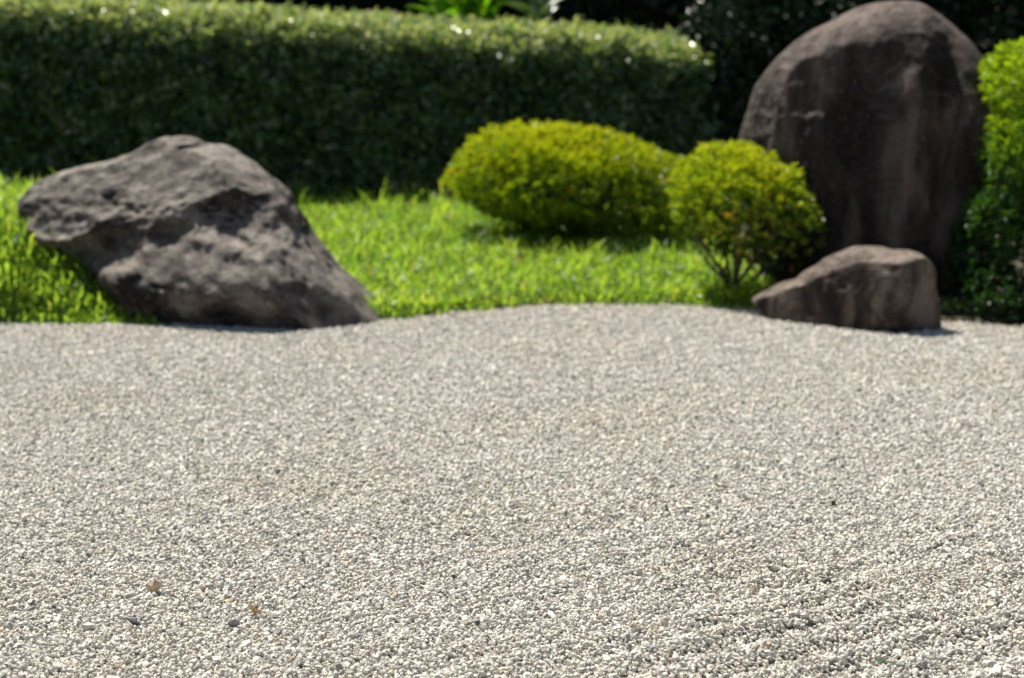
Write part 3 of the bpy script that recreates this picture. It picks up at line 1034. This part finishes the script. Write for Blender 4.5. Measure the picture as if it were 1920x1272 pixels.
# ------------------------------------------------------------------ single stones and litter on the gravel
def chip(px, py, wpx, col, label, cat='stone', flat=(1, 0.8, 0.6), rot=(0, 0, 0), name='stone', seed=1, rough=0.75, var=0.3, n=18, lift=0.25):
    g = ground_at(px, py)
    w = wpx * g.y / FPX / 2
    me = hull_pebble(seed, n, angular=0.3)
    for v in me.vertices: v.co = Vector((v.co.x * flat[0], v.co.y * flat[1], v.co.z * flat[2])) * w
    me.name = name
    o = obj(name, me, plain(name + '_surface', col, rough, var, 260))
    o.location = (g.x, g.y, float(rake(np.array([g.x]), np.array([g.y]))[0]) + 0.004 + w * flat[2] * lift)
    o.rotation_euler = rot
    tag(o, label, cat)
    return o
chip(290, 1112, 40, (0.52, 0.41, 0.28), 'largest tan angular stone lying on the gravel at lower left', flat=(1, 0.8, 0.95), rot=(0.3, -0.5, 0.4), name='stone', seed=5, lift=0.5)
chip(252, 1176, 36, (0.045, 0.05, 0.055), 'flat dark slate flake lying below the tan stone', 'stone', (1, 0.6, 0.35), (0.2, 0.5, 0.2), 'slate_flake', 6, lift=1.0)
chip(101, 1147, 17, (0.05, 0.055, 0.07), 'small black chip near the left edge left of the slate flake', 'stone', (1, 0.8, 0.8), (0.2, 0.5, 1.2), 'stone', 7, lift=0.6)
chip(437, 1174, 30, (0.15, 0.15, 0.145), 'mottled dark grey stone below left of the reddish weed', 'stone', (1, 0.8, 0.8), (0, 0, 0.5), 'stone', 8, var=0.6)
chip(428, 1101, 22, (0.22, 0.24, 0.24), 'blue grey stone between the tan stone and the reddish weed', 'stone', (1, 0.7, 0.7), (0, 0.2, 0.2), 'stone', 9, var=0.4)
chip(427, 1130, 17, (0.62, 0.46, 0.26), 'small yellowish pebble just above left of the reddish weed', 'pebble', (1, 0.8, 0.7), (0, 0, 0), 'pebble', 10)
chip(518, 1157, 26, (0.78, 0.76, 0.66), 'pale flat topped pebble just right of the reddish weed', 'pebble', (1, 0.8, 0.75), (0, 0, 0.3), 'pebble', 11, var=0.08, lift=0.5)
chip(158, 972, 20, (0.10, 0.10, 0.105), 'dark grey stone alone on the gravel at middle left', 'stone', (1, 0.8, 0.6), (0, 0, 0.3), 'stone', 12)
chip(1549, 1098, 22, (0.09, 0.095, 0.09), 'round dark grey stone on the raked gravel at lower right', 'stone', (1, 0.9, 0.95), (0, 0, 0.3), 'stone', 13, lift=0.5)
chip(1563, 954, 15, (0.05, 0.042, 0.035), 'upright dark brown wedge of stone right of the upright dark leaf', 'stone', (0.8, 0.6, 1.3), (0, 0.4, 0.3), 'stone', 14, lift=0.6)
chip(1452, 1082, 22, (0.19, 0.16, 0.10), 'ribbed olive brown seed husk above the curled dry stalk', 'seed husk', (0.8, 0.8, 1.2), (0.5, 0.2, 0.3), 'seed_husk', 15, lift=0.6, n=24)
chip(1385, 1006, 13, (0.12, 0.10, 0.09), 'small dark pebble, left one of two below the upright dark leaf', 'pebble', (1, 0.9, 0.8), (0, 0, 0.3), 'pebble', 16)
chip(1404, 1007, 13, (0.17, 0.14, 0.12), 'small brown pebble, right one of two below the upright dark leaf', 'pebble', (1, 0.9, 0.8), (0, 0, 1.3), 'pebble', 17)
chip(1312, 1170, 24, (0.07, 0.07, 0.065), 'thin dark flake among the furrows below the curled dry stalk', 'stone', (1, 0.6, 0.35), (0, 0.1, 0.1), 'slate_flake', 18, lift=1.0)
chip(661, 792, 14, (0.16, 0.13, 0.09), 'small brown pebble alone on the gravel in the middle distance', 'pebble', (1, 0.8, 0.9), (0, 0, 0.3), 'pebble', 19, lift=0.6)
chip(1601, 716, 11, (0.9, 0.88, 0.84), 'left one of two glinting white pebbles on the far gravel', 'pebble', (1, 0.9, 0.5), (0.3, 0.1, 0.3), 'white_pebble', 20, 0.12, 0.03, lift=1.6)
chip(1640, 728, 13, (0.9, 0.88, 0.84), 'right one of two glinting white pebbles on the far gravel', 'pebble', (1, 0.9, 0.5), (0.35, 0.0, 0.9), 'white_pebble', 21, 0.12, 0.03, lift=1.6)

def blade_mesh(items, name='blade'):
    """items: (base, tip, width, sag)"""
    V, F = [], []
    for b, t, w, sag in items:
        b, t = Vector(b), Vector(t)
        d = (t - b)
        s = d.cross(Vector((0.2, 1, 0.3))).normalized()
        o = len(V)
        for i in range(5):
            f = i / 4
            p = b + d * f + Vector((0, 0, sag * math.sin(f * math.pi)))
            ww = w * (0.7 + 0.6 * f) * (1 - f) + w * 0.05
            V += [tuple(p - s * ww), tuple(p + s * ww)]
        for i in range(4):
            a = o + 2 * i
            F.append((a, a + 1, a + 3, a + 2))
    me = bpy.data.meshes.new(name)
    me.from_pydata(V, [], F)
    return me

def litter(name, label, cat, px, py, items, mat, z=0.004):
    g = ground_at(px, py)
    o = obj(name, blade_mesh(items, name), mat)
    o.location = (g.x, g.y, float(rake(np.array([g.x]), np.array([g.y]))[0]) + z)
    tag(o, label, cat)
    return o
# reddish weed: two leaf parts of different colours round one crown
g = ground_at(478, 1158)
weed = empty('weed', (g.x, g.y, 0.004))
tag(weed, 'tiny weed with reddish stems and olive leaves sprouting from the gravel', 'weed')
wl_o = plain('olive_weed', (0.30, 0.26, 0.06), 0.6)
wl_r = plain('rust_weed', (0.55, 0.25, 0.12), 0.6)
for k, (dx, dz, mt) in enumerate([(-0.016, 0.024, wl_o), (-0.008, 0.028, wl_o), (0.001, 0.024, wl_r), (0.013, 0.025, wl_r), (0.015, 0.010, wl_o), (-0.004, 0.018, wl_r), (0.007, 0.014, wl_r)]):
    obj('leaf', blade_mesh([((0, 0, 0), (dx * 0.95, random.uniform(-.008, .004), dz * 1.0), 0.0020, 0.002)], 'leaf'), mt, weed)
brown = plain('dead_leaf', (0.055, 0.035, 0.02), 0.7)
orange = plain('orange_leaf', (0.55, 0.17, 0.06), 0.6)
straw = plain('straw', (0.42, 0.30, 0.17), 0.7)
green = plain('green_blade', (0.16, 0.36, 0.10), 0.5)
litter('fallen_leaf', 'dark dead leaf standing upright on the gravel right of centre', 'leaf', 1250, 966, [((0.003, 0, 0), (-0.003, 0, 0.017), 0.004, 0)], brown)
litter('fallen_leaf', 'tiny orange leaf scrap between tan stone and reddish weed', 'leaf', 382, 1114, [((-0.003, 0, 0.004), (0.004, 0, 0.008), 0.003, 0)], orange)
litter('fallen_leaf', 'tiny orange leaf scrap on the gravel left of the upright dark leaf', 'leaf', 1160, 998, [((-0.003, 0, 0.003), (0.006, 0, 0.010), 0.003, 0)], orange)
litter('green_sprout', 'thin green sprout on the far gravel in front of the grass', 'sprout', 130, 694, [((0, 0, 0), (-0.008, 0, 0.026), 0.003, 0), ((0, 0, 0), (0.012, 0, 0.012), 0.003, 0)], M['grass'])
litter('green_sprout', 'two green blades flat on the gravel near the bottom right', 'sprout', 1660, 1264, [((-0.016, 0, 0.012), (0.012, -0.004, 0.006), 0.0028, 0.003), ((-0.004, 0, 0.010), (0.022, 0, 0.003), 0.002, 0.002)], green)

def stalk(name, label, px, py, curves, r=0.0006, mat=straw):
    g = ground_at(px, py)
    parts = []
    for cv in curves:
        parts.append(tube([Vector(p) for p in cv], [r] * len(cv), 5))
    o = obj(name, tubes_mesh(name, parts), mat)
    o.location = (g.x, g.y, float(rake(np.array([g.x]), np.array([g.y]))[0]) + 0.007)
    tag(o, label, 'dry stalk')
loopc = [(0.007 * math.cos(a) * (1 - a * 0.03), 0.003 * math.sin(a * 0.7), 0.006 + 0.007 * math.sin(a)) for a in np.linspace(0, 7.2, 16)]
stalk('dry_stalk', 'curled dry stalk looping on the gravel below the olive seed husk', 1417, 1118, [loopc, [(-0.002, 0, 0.004), (-0.003, 0.002, 0.018), (-0.004, 0.003, 0.027)]], 0.0007)
rs = random.Random(3)
tang = []
for k in range(7):
    a = Vector((rs.uniform(-.03, .03), rs.uniform(-.03, .03), 0.004)); d = Vector((rs.uniform(-1, 1), rs.uniform(-1, 1), 0)).normalized() * rs.uniform(.015, .03)
    tang.append([a - d, a - d * 0.3 + Vector((0, 0, rs.uniform(0, .006))), a + d * 0.4 + Vector((0, 0, rs.uniform(0, .006))), a + d])
stalk('dry_stalk', 'tangle of thin dry stalks lying on the gravel low right of centre', 1218, 1188, tang, 0.0005)
stalk('dry_stalk', 'brown bent twig on the gravel left of the curled dry stalk', 1258, 1112, [[(-0.012, 0, 0.004), (0, 0.002, 0.003), (0.013, 0, 0.007)]], 0.0014, brown)
stalk('dry_stalk', 'thin straight pale stalk standing among the furrows at the bottom', 1372, 1250, [[(0.001, 0, 0), (-0.001, 0, 0.036)]], 0.0005, plain('pale_stalk', (0.55, 0.53, 0.48)))

# pale things lying in the lawn
def lawn_bit(name, label, cat, px, py, z, items, mat):
    Yv = 8.0
    for _ in range(40):
        q = at(px, py, Yv)
        e = q.z - (float(terrain(q.x, q.y)) + z)
        Yv += e * 4
    o = obj(name, blade_mesh(items, name), mat)
    o.location = at(px, py, Yv)
    tag(o, label, cat)
cream = plain('cream_petal', (0.75, 0.66, 0.45), 0.5)
palel = plain('pale_leaf', (0.50, 0.60, 0.48), 0.35)
lawn_bit('fallen_petal', 'cream petal caught upright in the middle of the lawn', 'petal', 913, 516, 0.05, [((0.002, 0, 0), (-0.001, 0, 0.032), 0.006, 0)], cream)
lawn_bit('fallen_leaf', 'pale leaf lying on the grass in front of the big boulder', 'leaf', 104, 556, 0.07, [((-0.012, 0, 0), (0.014, 0, 0.008), 0.006, 0.003)], palel)
lawn_bit('fallen_leaf', 'long pale leaf leaning against the left end of the big boulder', 'leaf', 32, 448, 0.08, [((-0.012, 0, -0.012), (0.014, -0.004, 0.020), 0.0045, 0)], palel)

# leafy weeds round the foot of the small stemmed bush
def low_weed(px, Y, label, seed, n=26, h=0.06, mat='azalea_green', grp='leafy weeds at the foot of the small stemmed bush', sp=1.0):
    c = at(px, 560, Y)
    z0 = float(terrain(c.x, Y))
    root = empty('low_weed', (c.x, Y, z0))
    tag(root, label, 'weed', grp)
    rr = random.Random(seed)
    its, lv = [], []
    for k in range(7):
        its.append(tube([(0, 0, -0.01), (rr.uniform(-.02, .02), rr.uniform(-.02, .02), h * 0.5), (rr.uniform(-.05, .05), rr.uniform(-.03, .03), h * rr.uniform(0.7, 1.2))], [0.0015, 0.0012, 0.0006], 5))
    obj('stem', tubes_mesh('stem', its), M['bark'], root)
    P = np.array([[rr.uniform(-.055, .055) * sp, rr.uniform(-.035, .035) * sp ** 2, rr.uniform(0.01, h * 1.1)] for _ in range(n)])
    D = P / np.array([0.05, 0.05, h]) + rng.normal(0, 0.4, P.shape)
    f = obj('foliage', leaves_mesh('foliage', P, D, np.array([[0, 0, 1.0]] * n) + rng.normal(0, .3, (n, 3)), np.full(n, 0.028), np.full(n, 0.013), rng.uniform(0.4, 1.0, n)), M[mat], root)
    f['kind'] = 'stuff'
low_weed(1425, 8.22, 'light green fern like weed between the small bush stems and the low rock', 1, 44, 0.085)
for k_, (px_, Y_, lb_) in enumerate([(1782, 8.02, 'added dark weeds standing in for shade just right of the low brown rock'),
                                  (1825, 7.98, 'added dark weeds standing in for shade at the gravel edge below the tall stone right side'),
                                  (1872, 7.93, 'added dark weeds standing in for shade under the bright bush left of the frame edge'),
                                  (1915, 7.90, 'added dark weeds standing in for shade under the bright bush at the right frame edge')]):
    low_weed(px_, Y_, lb_, 30 + k_, 110, 0.05, 'dark_leaf', 'added low weeds standing in for shade under the right bush', 1.7)  # dark weeds added to blacken the sunlit soil strip like shade
low_weed(1335, 8.26, 'dark leafy weed left of the small bush stems at the gravel edge', 2, 30, 0.05)
low_weed(1388, 8.24, 'short leafy weed right under the small bush stems', 3, 26, 0.04)
